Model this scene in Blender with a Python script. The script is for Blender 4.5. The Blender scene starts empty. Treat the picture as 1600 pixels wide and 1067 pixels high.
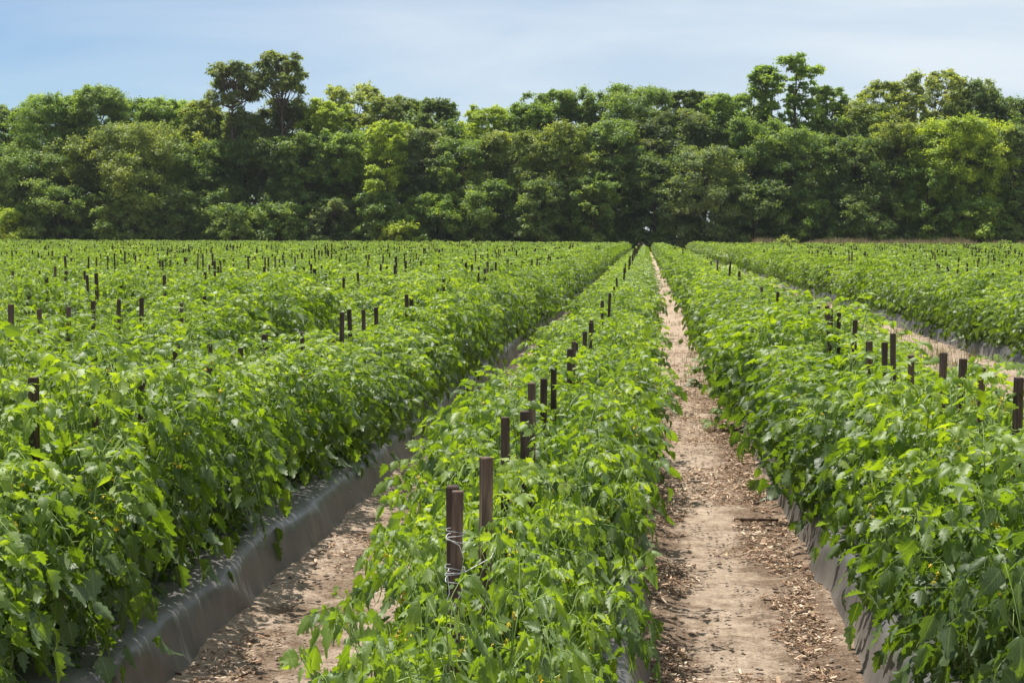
import bpy, math, random
import numpy as np
from mathutils import Vector, Matrix

random.seed(7)
R = math.radians
SC = bpy.context.scene
COL = SC.collection

# ---------------------------------------------------------------- camera
CAM_H = 1.7
FPX = 2500.0                      # focal length in pixels of the 1600 px wide photograph
YAW = math.atan(208.0 / FPX)
PITCH = math.atan(161.5 / FPX)
ROLL = R(0.22)
cam = bpy.data.cameras.new('camera')
cam.sensor_width = 36.0
cam.lens = 36.0 * FPX / 1600.0
cam.clip_start = 0.05
cam.clip_end = 3000
camo = bpy.data.objects.new('camera', cam)
COL.objects.link(camo)
camo.matrix_world = (Matrix.Translation((0, 0, CAM_H)) @ Matrix.Rotation(YAW, 4, 'Z')
                     @ Matrix.Rotation(math.pi / 2 - PITCH, 4, 'X') @ Matrix.Rotation(ROLL, 4, 'Z'))
SC.camera = camo

# ---------------------------------------------------------------- light
SUN_EL = R(68)
SUN_AZ = R(-45)                  # measured from +Y towards +X: high, ahead and to the left
sd = Vector((math.sin(SUN_AZ) * math.cos(SUN_EL), math.cos(SUN_AZ) * math.cos(SUN_EL), math.sin(SUN_EL)))
sun = bpy.data.lights.new('sun', 'SUN')
sun.energy = 5.0
sun.angle = R(0.53)
sun.color = (1.0, 0.955, 0.88)
suno = bpy.data.objects.new('sun', sun)
COL.objects.link(suno)
suno.rotation_euler = (-sd).to_track_quat('-Z', 'Y').to_euler()

world = bpy.data.worlds.new("World")
SC.world = world
world.use_nodes = True
nt = world.node_tree
nt.nodes.clear()
N = nt.nodes.new
L = nt.links.new
wout = N('ShaderNodeOutputWorld')
bg = N('ShaderNodeBackground')
sky = N('ShaderNodeTexSky')
sky.sky_type = 'NISHITA'
sky.sun_disc = False
sky.sun_elevation = SUN_EL
sky.sun_rotation = SUN_AZ
sky.air_density = 0.85
sky.dust_density = 0.0
sky.ozone_density = 5.0
bg.inputs['Strength'].default_value = 0.072
# thin cirrus veil: a real layer projected on the sky dome, thicker towards the right (+X)
tc = N('ShaderNodeTexCoord')
sep = N('ShaderNodeSeparateXYZ')
L(tc.outputs['Generated'], sep.inputs[0])
zadd = N('ShaderNodeMath'); zadd.operation = 'ADD'; zadd.inputs[1].default_value = 0.09
L(sep.outputs['Z'], zadd.inputs[0])
zmax = N('ShaderNodeMath'); zmax.operation = 'MAXIMUM'; zmax.inputs[1].default_value = 0.02
L(zadd.outputs[0], zmax.inputs[0])
dx = N('ShaderNodeMath'); dx.operation = 'DIVIDE'; L(sep.outputs['X'], dx.inputs[0]); L(zmax.outputs[0], dx.inputs[1])
dy = N('ShaderNodeMath'); dy.operation = 'DIVIDE'; L(sep.outputs['Y'], dy.inputs[0]); L(zmax.outputs[0], dy.inputs[1])
cmb = N('ShaderNodeCombineXYZ'); L(dx.outputs[0], cmb.inputs[0]); L(dy.outputs[0], cmb.inputs[1])
mp = N('ShaderNodeMapping'); mp.inputs['Scale'].default_value = (0.55, 0.62, 1); mp.inputs['Rotation'].default_value = (0, 0, R(20))
L(cmb.outputs[0], mp.inputs['Vector'])
nz = N('ShaderNodeTexNoise'); nz.inputs['Scale'].default_value = 1.3; nz.inputs['Detail'].default_value = 7; nz.inputs['Roughness'].default_value = 0.55
nz.inputs['Distortion'].default_value = 0.6
L(mp.outputs[0], nz.inputs['Vector'])
mr = N('ShaderNodeMapRange'); mr.inputs['From Min'].default_value = 0.36; mr.inputs['From Max'].default_value = 0.72
mr.inputs['To Min'].default_value = 0.0; mr.inputs['To Max'].default_value = 0.45
L(nz.outputs['Fac'], mr.inputs['Value'])
gx = N('ShaderNodeMapRange'); gx.inputs['From Min'].default_value = -0.42; gx.inputs['From Max'].default_value = 0.2
gx.inputs['To Min'].default_value = -0.05; gx.inputs['To Max'].default_value = 0.72
L(sep.outputs['X'], gx.inputs['Value'])
sm = N('ShaderNodeMath'); sm.operation = 'ADD'; sm.use_clamp = True
L(mr.outputs[0], sm.inputs[0]); L(gx.outputs[0], sm.inputs[1])
mix = N('ShaderNodeMixRGB'); mix.inputs['Color2'].default_value = (7.35, 8.2, 8.95, 1)
L(sm.outputs[0], mix.inputs['Fac']); L(sky.outputs[0], mix.inputs['Color1'])
L(mix.outputs[0], bg.inputs['Color'])
L(bg.outputs[0], wout.inputs[0])

SC.view_settings.view_transform = 'Standard'
SC.view_settings.look = 'None'
SC.view_settings.gamma = 1.0
SC.view_settings.exposure = 0.55
SC.render.engine = 'CYCLES'
SC.cycles.max_bounces = 8
SC.cycles.diffuse_bounces = 2
SC.cycles.transmission_bounces = 3
SC.cycles.volume_bounces = 0
SC.cycles.sampling_pattern = 'BLUE_NOISE'
SC.cycles.glossy_bounces = 2
SC.cycles.use_denoising = True
SC.cycles.denoising_prefilter = 'ACCURATE'
SC.cycles.denoising_input_passes = 'RGB_ALBEDO_NORMAL'
SC.cycles.sample_clamp_indirect = 3.0

# ---------------------------------------------------------------- helpers
def tag(o, label=None, cat=None, group=None, kind=None):
    if label: o['label'] = label
    if cat: o['category'] = cat
    if group: o['group'] = group
    if kind: o['kind'] = kind
    return o

def link(o, parent=None):
    COL.objects.link(o)
    if parent is not None: o.parent = parent
    return o

def empty(name, loc):
    o = bpy.data.objects.new(name, None)
    o.empty_display_size = 0.1
    o.location = loc
    return link(o)

def ordinal(n):
    ones = ['', 'first', 'second', 'third', 'fourth', 'fifth', 'sixth', 'seventh', 'eighth', 'ninth', 'tenth', 'eleventh',
            'twelfth', 'thirteenth', 'fourteenth', 'fifteenth', 'sixteenth', 'seventeenth', 'eighteenth', 'nineteenth']
    tens = {2: 'twenty', 3: 'thirty', 4: 'forty', 5: 'fifty', 6: 'sixty', 7: 'seventy', 8: 'eighty', 9: 'ninety'}
    tenth = {2: 'twentieth', 3: 'thirtieth', 4: 'fortieth', 5: 'fiftieth', 6: 'sixtieth', 7: 'seventieth', 8: 'eightieth', 9: 'ninetieth'}
    if n < 20: return ones[n]
    if n % 10 == 0: return tenth[n // 10]
    return tens[n // 10] + '-' + ones[n % 10]

class MB:
    """collects vertices, quads and triangles with a uv and a tint per vertex and builds ONE mesh"""
    def __init__(s): s.v = []; s.q = []; s.t = []; s.uv = []; s.c = []; s.n = 0
    def add(s, v, q=None, t=None, uv=None, c=None):
        v = np.asarray(v, np.float32).reshape(-1, 3)
        s.v.append(v)
        if q is not None and len(q): s.q.append(np.asarray(q, np.int64).reshape(-1, 4) + s.n)
        if t is not None and len(t): s.t.append(np.asarray(t, np.int64).reshape(-1, 3) + s.n)
        s.uv.append(np.zeros((len(v), 2), np.float32) if uv is None else np.asarray(uv, np.float32).reshape(-1, 2))
        s.c.append(np.full(len(v), 0.5 if c is None else c, np.float32) if np.isscalar(c) or c is None else np.asarray(c, np.float32))
        s.n += len(v)
    def mesh(s, name, mat, smooth=True):
        m = bpy.data.meshes.new(name)
        v = np.concatenate(s.v)
        q = np.concatenate(s.q) if s.q else np.zeros((0, 4), np.int64)
        t = np.concatenate(s.t) if s.t else np.zeros((0, 3), np.int64)
        loops = np.concatenate([q.ravel(), t.ravel()]).astype(np.int32)
        m.vertices.add(len(v)); m.vertices.foreach_set('co', v.ravel())
        m.loops.add(len(loops)); m.loops.foreach_set('vertex_index', loops)
        nf = len(q) + len(t)
        m.polygons.add(nf)
        st = np.concatenate([np.arange(len(q)) * 4, len(q) * 4 + np.arange(len(t)) * 3]).astype(np.int32)
        m.polygons.foreach_set('loop_start', st)
        m.polygons.foreach_set('use_smooth', np.full(nf, smooth, bool))
        m.update(calc_edges=True)
        uvl = m.uv_layers.new(name='UVMap')
        uvl.data.foreach_set('uv', np.concatenate(s.uv)[loops].ravel())
        a = m.attributes.new('tint', 'FLOAT', 'POINT')
        a.data.foreach_set('value', np.concatenate(s.c))
        m.materials.append(mat)
        return m
    def build(s, name, mat, parent=None, smooth=True):
        return link(bpy.data.objects.new(name, s.mesh(name, mat, smooth)), parent)

def nrm(a):
    return a / np.maximum(np.linalg.norm(a, axis=-1, keepdims=True), 1e-9)

def tube(mb, pts, rad, sides=5, c=0.5, cap=True):
    pts = np.asarray(pts, float); n = len(pts)
    rad = np.full(n, rad, float) if np.isscalar(rad) else np.asarray(rad, float)
    tg = np.gradient(pts, axis=0) if n > 2 else np.repeat((pts[-1:] - pts[:1]), n, 0)
    tg = nrm(tg)
    ref = np.array([0, 0, 1.0]) if abs(tg[:, 2]).mean() < 0.8 else np.array([1.0, 0, 0])
    sx = nrm(np.cross(tg, ref)); sy = np.cross(sx, tg)
    a = np.linspace(0, 2 * np.pi, sides, endpoint=False)
    ring = pts[:, None] + rad[:, None, None] * (np.cos(a)[None, :, None] * sx[:, None] + np.sin(a)[None, :, None] * sy[:, None])
    q = []
    for i in range(n - 1):
        for k in range(sides):
            k2 = (k + 1) % sides
            q.append((i * sides + k, i * sides + k2, (i + 1) * sides + k2, (i + 1) * sides + k))
    t = []
    v = ring.reshape(-1, 3)
    if cap:
        v = np.concatenate([v, pts[-1:]])
        e = (n - 1) * sides
        t = [(e + k, e + (k + 1) % sides, n * sides) for k in range(sides)]
    mb.add(v, q, t, c=c)

_P = np.random.RandomState(5).rand(256, 256)
def vnoise(x, y):
    x = np.asarray(x, float); y = np.asarray(y, float)
    xi = np.floor(x).astype(int); yi = np.floor(y).astype(int)
    fx = x - xi; fy = y - yi
    fx = fx * fx * (3 - 2 * fx); fy = fy * fy * (3 - 2 * fy)
    g = lambda a, b: _P[a & 255, b & 255]
    return (g(xi, yi) * (1 - fx) + g(xi + 1, yi) * fx) * (1 - fy) + (g(xi, yi + 1) * (1 - fx) + g(xi + 1, yi + 1) * fx) * fy - 0.5
def fbm(x, y, o=4):
    s = 0; a = 1
    for i in range(o):
        s = s + a * vnoise(x * 2 ** i + 17 * i, y * 2 ** i + 31 * i); a *= 0.5
    return s

# ---------------------------------------------------------------- materials
def newmat(name):
    m = bpy.data.materials.new(name); m.use_nodes = True
    t = m.node_tree; t.nodes.clear()
    o = t.nodes.new('ShaderNodeOutputMaterial')
    return m, t, o
def nd(t, typ, **kw):
    n = t.nodes.new(typ)
    for k, v in kw.items():
        if k.startswith('i_'):
            key = k[2:]
            key = int(key) if key.isdigit() else key.replace('_', ' ')
            n.inputs[key].default_value = v
        else: setattr(n, k, v)
    return n
def ramp(t, fac, stops):
    r = t.nodes.new('ShaderNodeValToRGB')
    e = r.color_ramp.elements
    while len(e) < len(stops): e.new(0.5)
    for i, (p, c) in enumerate(stops):
        e[i].position = p; e[i].color = (*c, 1)
    t.links.new(fac, r.inputs[0])
    return r
def math_(t, op, a, b=None, clamp=False):
    n = t.nodes.new('ShaderNodeMath'); n.operation = op; n.use_clamp = clamp
    for i, x in enumerate((a, b)):
        if x is None: continue
        if isinstance(x, (int, float)): n.inputs[i].default_value = x
        else: t.links.new(x, n.inputs[i])
    return n.outputs[0]
def mixc(t, mode, fac, a, b):
    n = t.nodes.new('ShaderNodeMixRGB'); n.blend_type = mode
    for i, x in ((0, fac), (1, a), (2, b)):
        if isinstance(x, (int, float)): n.inputs[i].default_value = x
        elif isinstance(x, tuple): n.inputs[i].default_value = (*x, 1)
        else: t.links.new(x, n.inputs[i])
    return n.outputs[0]

def leaf_material():
    m, t, o = newmat('tomato_leaf')
    at = nd(t, 'ShaderNodeAttribute', attribute_name='tint')
    oi = nd(t, 'ShaderNodeObjectInfo')
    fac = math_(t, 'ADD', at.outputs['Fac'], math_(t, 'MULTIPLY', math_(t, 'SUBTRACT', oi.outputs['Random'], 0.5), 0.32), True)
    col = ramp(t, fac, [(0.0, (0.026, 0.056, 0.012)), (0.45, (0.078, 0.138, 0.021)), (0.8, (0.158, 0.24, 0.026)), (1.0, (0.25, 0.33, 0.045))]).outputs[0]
    uv = nd(t, 'ShaderNodeUVMap', uv_map='UVMap')
    sp = nd(t, 'ShaderNodeSeparateXYZ'); t.links.new(uv.outputs[0], sp.inputs[0])
    ax = math_(t, 'ABSOLUTE', math_(t, 'SUBTRACT', sp.outputs['X'], 0.5))
    rib = math_(t, 'LESS_THAN', ax, 0.035)
    sv = math_(t, 'FRACT', math_(t, 'MULTIPLY', math_(t, 'SUBTRACT', sp.outputs['Y'], math_(t, 'MULTIPLY', ax, 0.75)), 7.0))
    sv = math_(t, 'LESS_THAN', math_(t, 'ABSOLUTE', math_(t, 'SUBTRACT', sv, 0.5)), 0.08)
    vein = math_(t, 'MAXIMUM', rib, math_(t, 'MULTIPLY', sv, 0.55))
    col = mixc(t, 'MIX', math_(t, 'MULTIPLY', vein, 0.38), col, (0.26, 0.36, 0.12))
    nz = nd(t, 'ShaderNodeTexNoise', i_Scale=38.0, i_Detail=3.0)
    tcn = nd(t, 'ShaderNodeTexCoord'); t.links.new(tcn.outputs['Object'], nz.inputs['Vector'])
    col = mixc(t, 'MULTIPLY', 0.5, col, ramp(t, nz.outputs['Fac'], [(0.3, (0.72, 0.78, 0.7)), (0.7, (1.2, 1.15, 1.1))]).outputs[0])
    geo = nd(t, 'ShaderNodeNewGeometry')
    colb = mixc(t, 'MIX', 0.35, col, (0.2, 0.27, 0.12))
    cols = mixc(t, 'MIX', geo.outputs['Backfacing'], col, colb)
    wv = math_(t, 'SINE', math_(t, 'MULTIPLY', math_(t, 'SUBTRACT', sp.outputs['Y'], math_(t, 'MULTIPLY', ax, 0.75)), 44.0))
    hgt = math_(t, 'ADD', math_(t, 'MULTIPLY', wv, 0.5), math_(t, 'MULTIPLY', nz.outputs['Fac'], 0.8))
    bp = nd(t, 'ShaderNodeBump', i_Strength=0.22, i_Distance=0.001); t.links.new(hgt, bp.inputs['Height'])
    p = nd(t, 'ShaderNodeBsdfPrincipled', i_Roughness=0.52)
    p.inputs['Specular IOR Level'].default_value = 0.8
    p.inputs['Sheen Weight'].default_value = 0.10; p.inputs['Sheen Roughness'].default_value = 0.45; p.inputs['Sheen Tint'].default_value = (0.85, 1.0, 0.75, 1)
    t.links.new(cols, p.inputs['Base Color']); t.links.new(bp.outputs[0], p.inputs['Normal'])
    tr = nd(t, 'ShaderNodeBsdfTranslucent')
    t.links.new(mixc(t, 'MULTIPLY', 1.0, col, (2.6, 2.5, 0.28)), tr.inputs['Color'])
    mx = nd(t, 'ShaderNodeMixShader', i_0=0.42)
    t.links.new(p.outputs[0], mx.inputs[1]); t.links.new(tr.outputs[0], mx.inputs[2]); t.links.new(mx.outputs[0], o.inputs[0])
    return m

def tree_leaf_material():
    m, t, o = newmat('tree_leaves')
    at = nd(t, 'ShaderNodeAttribute', attribute_name='tint')
    oi = nd(t, 'ShaderNodeObjectInfo')
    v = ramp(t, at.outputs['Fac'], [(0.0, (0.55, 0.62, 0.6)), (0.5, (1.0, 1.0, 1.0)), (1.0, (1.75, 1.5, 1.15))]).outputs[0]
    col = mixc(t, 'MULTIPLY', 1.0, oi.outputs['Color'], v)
    p = nd(t, 'ShaderNodeBsdfPrincipled', i_Roughness=0.5)
    p.inputs['Specular IOR Level'].default_value = 0.35
    t.links.new(col, p.inputs['Base Color'])
    tr = nd(t, 'ShaderNodeBsdfTranslucent')
    t.links.new(mixc(t, 'MULTIPLY', 1.0, col, (2.2, 2.0, 0.6)), tr.inputs['Color'])
    mx = nd(t, 'ShaderNodeMixShader', i_0=0.48)
    t.links.new(p.outputs[0], mx.inputs[1]); t.links.new(tr.outputs[0], mx.inputs[2]); t.links.new(mx.outputs[0], o.inputs[0])
    return m

def simple(name, stops, scale=(1, 1, 1), rough=0.7, nscale=12.0, bump=0.3, dist=0.01, spec=0.3, tint=False, detail=6.0, vary=False):
    m, t, o = newmat(name)
    tcn = nd(t, 'ShaderNodeTexCoord')
    mp = nd(t, 'ShaderNodeMapping'); mp.inputs['Scale'].default_value = scale
    t.links.new(tcn.outputs['Object'], mp.inputs[0])
    nz = nd(t, 'ShaderNodeTexNoise', i_Scale=nscale, i_Detail=detail)
    t.links.new(mp.outputs[0], nz.inputs['Vector'])
    fac = nz.outputs['Fac']
    if tint:
        at = nd(t, 'ShaderNodeAttribute', attribute_name='tint')
        fac = math_(t, 'ADD', at.outputs['Fac'], math_(t, 'MULTIPLY', math_(t, 'SUBTRACT', fac, 0.5), 0.5), True)
    c = ramp(t, fac, stops).outputs[0]
    if vary:   # every board weathered to its own tone
        oi = nd(t, 'ShaderNodeObjectInfo')
        c = mixc(t, 'MULTIPLY', 1.0, c, ramp(t, oi.outputs['Random'], [(0.0, (0.75, 0.72, 0.70)), (0.6, (1.1, 1.08, 1.05)), (1.0, (1.9, 1.8, 1.75))]).outputs[0])
    p = nd(t, 'ShaderNodeBsdfPrincipled', i_Roughness=rough)
    p.inputs['Specular IOR Level'].default_value = spec
    t.links.new(c, p.inputs['Base Color'])
    if bump:
        b = nd(t, 'ShaderNodeBump', i_Strength=bump, i_Distance=dist)
        t.links.new(nz.outputs['Fac'], b.inputs['Height']); t.links.new(b.outputs[0], p.inputs['Normal'])
    t.links.new(p.outputs[0], o.inputs[0])
    return m

def ground_material():
    m, t, o = newmat('sandy_soil')
    g = nd(t, 'ShaderNodeTexCoord')
    def noise(s, d=6.0, r=0.6):
        n = nd(t, 'ShaderNodeTexNoise', i_Scale=s, i_Detail=d, i_Roughness=r); t.links.new(g.outputs['Object'], n.inputs['Vector']); return n.outputs['Fac']
    n1 = noise(1.3); n2 = noise(9.0, 8.0, 0.7); n3 = noise(90.0, 4.0); n4 = noise(3.2, 8.0, 0.75)
    base = ramp(t, n2, [(0.28, (0.33, 0.25, 0.19)), (0.5, (0.50, 0.395, 0.30)), (0.75, (0.60, 0.49, 0.39))]).outputs[0]
    grain = ramp(t, n3, [(0.3, (0.7, 0.68, 0.66)), (0.65, (1.12, 1.12, 1.12))]).outputs[0]
    base = mixc(t, 'MULTIPLY', 0.8, base, grain)
    # dark organic crumbs and damp-looking patches
    at = nd(t, 'ShaderNodeAttribute', attribute_name='tint')
    deb = math_(t, 'ADD', math_(t, 'MULTIPLY', at.outputs['Fac'], 0.42), n4)
    dm = nd(t, 'ShaderNodeMapRange'); dm.inputs['From Min'].default_value = 0.66; dm.inputs['From Max'].default_value = 0.80
    t.links.new(deb, dm.inputs['Value'])
    dirt = ramp(t, n3, [(0.3, (0.10, 0.065, 0.042)), (0.55, (0.22, 0.15, 0.10)), (0.75, (0.40, 0.31, 0.23))]).outputs[0]
    col = mixc(t, 'MIX', math_(t, 'MULTIPLY', dm.outputs[0], 0.85), base, dirt)
    n5 = noise(17.0, 8.0, 0.72)
    mot = ramp(t, n5, [(0.33, (0.45, 0.38, 0.32)), (0.44, (0.88, 0.86, 0.84)), (0.56, (1.05, 1.05, 1.05)), (0.68, (1.25, 1.24, 1.22))]).outputs[0]
    col = mixc(t, 'MULTIPLY', 1.0, col, mot)
    big = ramp(t, n1, [(0.3, (0.9, 0.88, 0.86)), (0.7, (1.08, 1.08, 1.08))]).outputs[0]
    col = mixc(t, 'MULTIPLY', 1.0, col, big)
    p = nd(t, 'ShaderNodeBsdfPrincipled', i_Roughness=0.92); p.inputs['Specular IOR Level'].default_value = 0.15
    t.links.new(col, p.inputs['Base Color'])
    h = math_(t, 'ADD', math_(t, 'ADD', math_(t, 'MULTIPLY', n2, 0.8), math_(t, 'MULTIPLY', n5, 0.7)), math_(t, 'MULTIPLY', n3, 0.3))
    b = nd(t, 'ShaderNodeBump', i_Strength=1.0, i_Distance=0.045); t.links.new(h, b.inputs['Height']); t.links.new(b.outputs[0], p.inputs['Normal'])
    t.links.new(p.outputs[0], o.inputs[0])
    return m

def film_material():
    m, t, o = newmat('plastic_film')
    g = nd(t, 'ShaderNodeTexCoord')
    mp = nd(t, 'ShaderNodeMapping'); mp.inputs['Scale'].default_value = (5, 10, 3); mp.inputs['Rotation'].default_value = (R(12), 0, R(6))
    t.links.new(g.outputs['Object'], mp.inputs[0])
    n = nd(t, 'ShaderNodeTexNoise', i_Scale=1.0, i_Detail=5.0, i_Distortion=0.6); t.links.new(mp.outputs[0], n.inputs['Vector'])
    n2 = nd(t, 'ShaderNodeTexNoise', i_Scale=3.0, i_Detail=7.0); t.links.new(g.outputs['Object'], n2.inputs['Vector'])
    sp = nd(t, 'ShaderNodeSeparateXYZ'); t.links.new(g.outputs['Object'], sp.inputs[0])
    low = nd(t, 'ShaderNodeMapRange'); low.inputs['From Min'].default_value = 0.16; low.inputs['From Max'].default_value = 0.0
    t.links.new(sp.outputs['Z'], low.inputs['Value'])
    dust = math_(t, 'MULTIPLY', math_(t, 'ADD', math_(t, 'MULTIPLY', low.outputs[0], 0.45), 0.25), ramp(t, n2.outputs['Fac'], [(0.35, (0.2,) * 3), (0.65, (1,) * 3)]).outputs[0])
    c = ramp(t, n.outputs['Fac'], [(0.3, (0.06, 0.062, 0.063)), (0.55, (0.08, 0.081, 0.08)), (0.75, (0.115, 0.113, 0.108))]).outputs[0]
    c = mixc(t, 'MIX', dust, c, (0.27, 0.22, 0.175))
    p = nd(t, 'ShaderNodeBsdfPrincipled', i_Roughness=0.42); p.inputs['Specular IOR Level'].default_value = 0.5
    t.links.new(c, p.inputs['Base Color'])
    rr = math_(t, 'ADD', math_(t, 'MULTIPLY', dust, 0.5), 0.36); t.links.new(rr, p.inputs['Roughness'])
    b = nd(t, 'ShaderNodeBump', i_Strength=0.4, i_Distance=0.012); t.links.new(n.outputs['Fac'], b.inputs['Height']); t.links.new(b.outputs[0], p.inputs['Normal'])
    t.links.new(p.outputs[0], o.inputs[0])
    return m

M_LEAF = leaf_material()
M_TREE = tree_leaf_material()
M_GROUND = ground_material()
M_FILM = film_material()
M_STEM = simple('tomato_stem', [(0.0, (0.10, 0.16, 0.035)), (0.5, (0.2, 0.30, 0.07)), (1.0, (0.33, 0.40, 0.16))], rough=0.5, nscale=30, bump=0.1, tint=True)
M_PETAL = simple('yellow_petal', [(0.3, (0.75, 0.55, 0.03)), (0.7, (0.85, 0.68, 0.06))], rough=0.6, nscale=40, bump=0)
M_WOOD = simple('weathered_stake_wood', [(0.3, (0.026, 0.017, 0.012)), (0.5, (0.07, 0.048, 0.036)), (0.7, (0.17, 0.12, 0.085))], scale=(30, 30, 2.5), rough=0.8, nscale=1.6, bump=0.5, dist=0.004, vary=True)
M_BARK = simple('tree_bark', [(0.3, (0.05, 0.04, 0.032)), (0.7, (0.15, 0.12, 0.095))], scale=(4, 4, 0.8), rough=0.9, nscale=2, bump=0.6, dist=0.05)
M_TWINE = simple('white_twine', [(0.3, (0.62, 0.62, 0.6)), (0.7, (0.8, 0.8, 0.78))], rough=0.6, nscale=200, bump=0.2, dist=0.001)
M_CHIP = simple('wood_chips', [(0.0, (0.09, 0.045, 0.025)), (0.4, (0.27, 0.16, 0.095)), (0.7, (0.48, 0.34, 0.22)), (1.0, (0.68, 0.54, 0.40))], rough=0.8, nscale=60, bump=0.2, dist=0.002, tint=True)
M_CLOD = simple('soil_clods', [(0.0, (0.07, 0.055, 0.045)), (0.5, (0.19, 0.14, 0.105)), (1.0, (0.42, 0.34, 0.27))], rough=0.95, nscale=50, bump=0.5, dist=0.004, tint=True)
M_DRY = simple('dry_grass', [(0.0, (0.14, 0.20, 0.05)), (0.35, (0.30, 0.26, 0.10)), (0.5, (0.45, 0.34, 0.19)), (1.0, (0.50, 0.35, 0.24))], rough=0.8, nscale=3, bump=0, tint=True)
M_TUFT = simple('aisle_grass', [(0.0, (0.10, 0.17, 0.03)), (0.5, (0.30, 0.30, 0.10)), (1.0, (0.48, 0.38, 0.2))], rough=0.8, nscale=3, bump=0, tint=True)

# ---------------------------------------------------------------- layout of the field
FIELD_END = 188.0
ROWS = {'C': -0.46, 'R1': 1.34}
for k in range(1, 50): ROWS['L%d' % k] = -0.46 - 1.8 * k
for k in range(2, 30): ROWS['R%d' % k] = 5.36 + 1.8 * (k - 2)
ORD = {1: 'first', 2: 'second', 3: 'third', 4: 'fourth', 5: 'fifth', 6: 'sixth', 7: 'seventh', 8: 'eighth', 9: 'ninth', 10: 'tenth', 11: 'eleventh', 12: 'twelfth', 13: 'thirteenth', 14: 'fourteenth'}
def row_words(r):
    if r == 'C': return 'the middle row'
    if r == 'R1': return 'the row right of the footpath'
    if r[0] == 'L': return 'the %s row left of the middle' % ORD[int(r[1:])]
    return 'the %s row beyond the grassy lane' % ORD[int(r[1:]) - 1]
def half_cross(x, y):
    """pixel of the photograph for a ground point; also depth"""
    dv = camo.matrix_world.inverted() @ Vector((x, y, 0.9))
    return 800 + FPX * dv.x / -dv.z, 533.5 - FPX * dv.y / -dv.z, -dv.z

# ---------------------------------------------------------------- ground, one sheet
def build_ground():
    def axis(segs):
        out = []
        for a, b, st in segs: out.append(np.arange(a, b, st))
        out.append(np.array([segs[-1][1]])); return np.concatenate(out)
    xs = axis([(-600, -100, 50), (-100, -6, 4), (-6, -2, 0.3), (-2, -0.8, 0.03), (-0.8, -0.1, 0.1), (-0.1, 1.0, 0.03), (1.0, 1.8, 0.2), (1.8, 5.0, 0.08), (5.0, 8, 0.5), (8, 100, 4), (100, 600, 50)])
    ys = axis([(-300, -20, 40), (-20, 1, 1.5), (1, 4, 0.1), (4, 12, 0.035), (12, 24, 0.07), (24, 60, 0.4), (60, 240, 5), (240, 1600, 80)])
    X, Y = np.meshgrid(xs, ys)
    near = np.clip((60 - Y) / 30, 0, 1) * (np.abs(X - 1) < 8)
    Z = near * (0.022 * fbm(X * 3, Y * 3, 5) + 0.018 * np.maximum(fbm(X * 11, Y * 11, 3), 0))
    # soil banked against the film edges
    def edge(x0): return np.exp(-((X - x0) / 0.09) ** 2)
    Z += near * 0.035 * (edge(-1.78) + edge(-0.95) + edge(0.03) + edge(0.86)) * (0.6 + 1.2 * fbm(X * 2 + 9, Y * 1.5, 3))
    deb = 0.30 + np.exp(-((X - 0.74) / 0.22) ** 2) * 0.5 + np.exp(-((X - 0.05) / 0.18) ** 2) * 0.6 + np.exp(-((X + 1.45) / 0.2) ** 2) * 0.35
    deb = deb * np.clip((30 - Y) / 16, 0.0, 1)
    deb = deb + 0.18 * ((X > 1.8) & (X < 5))
    n, mm = X.shape
    i = np.arange(n - 1)[:, None] * mm + np.arange(mm - 1)[None]
    q = np.stack([i, i + 1, i + mm + 1, i + mm], -1).reshape(-1, 4)
    mb = MB(); mb.add(np.stack([X, Y, Z], -1), q, c=np.clip(deb, 0, 1).ravel())
    return tag(mb.build('ground', M_GROUND), 'sandy field soil running between the planted rows to the wood', kind='structure')
build_ground()

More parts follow.
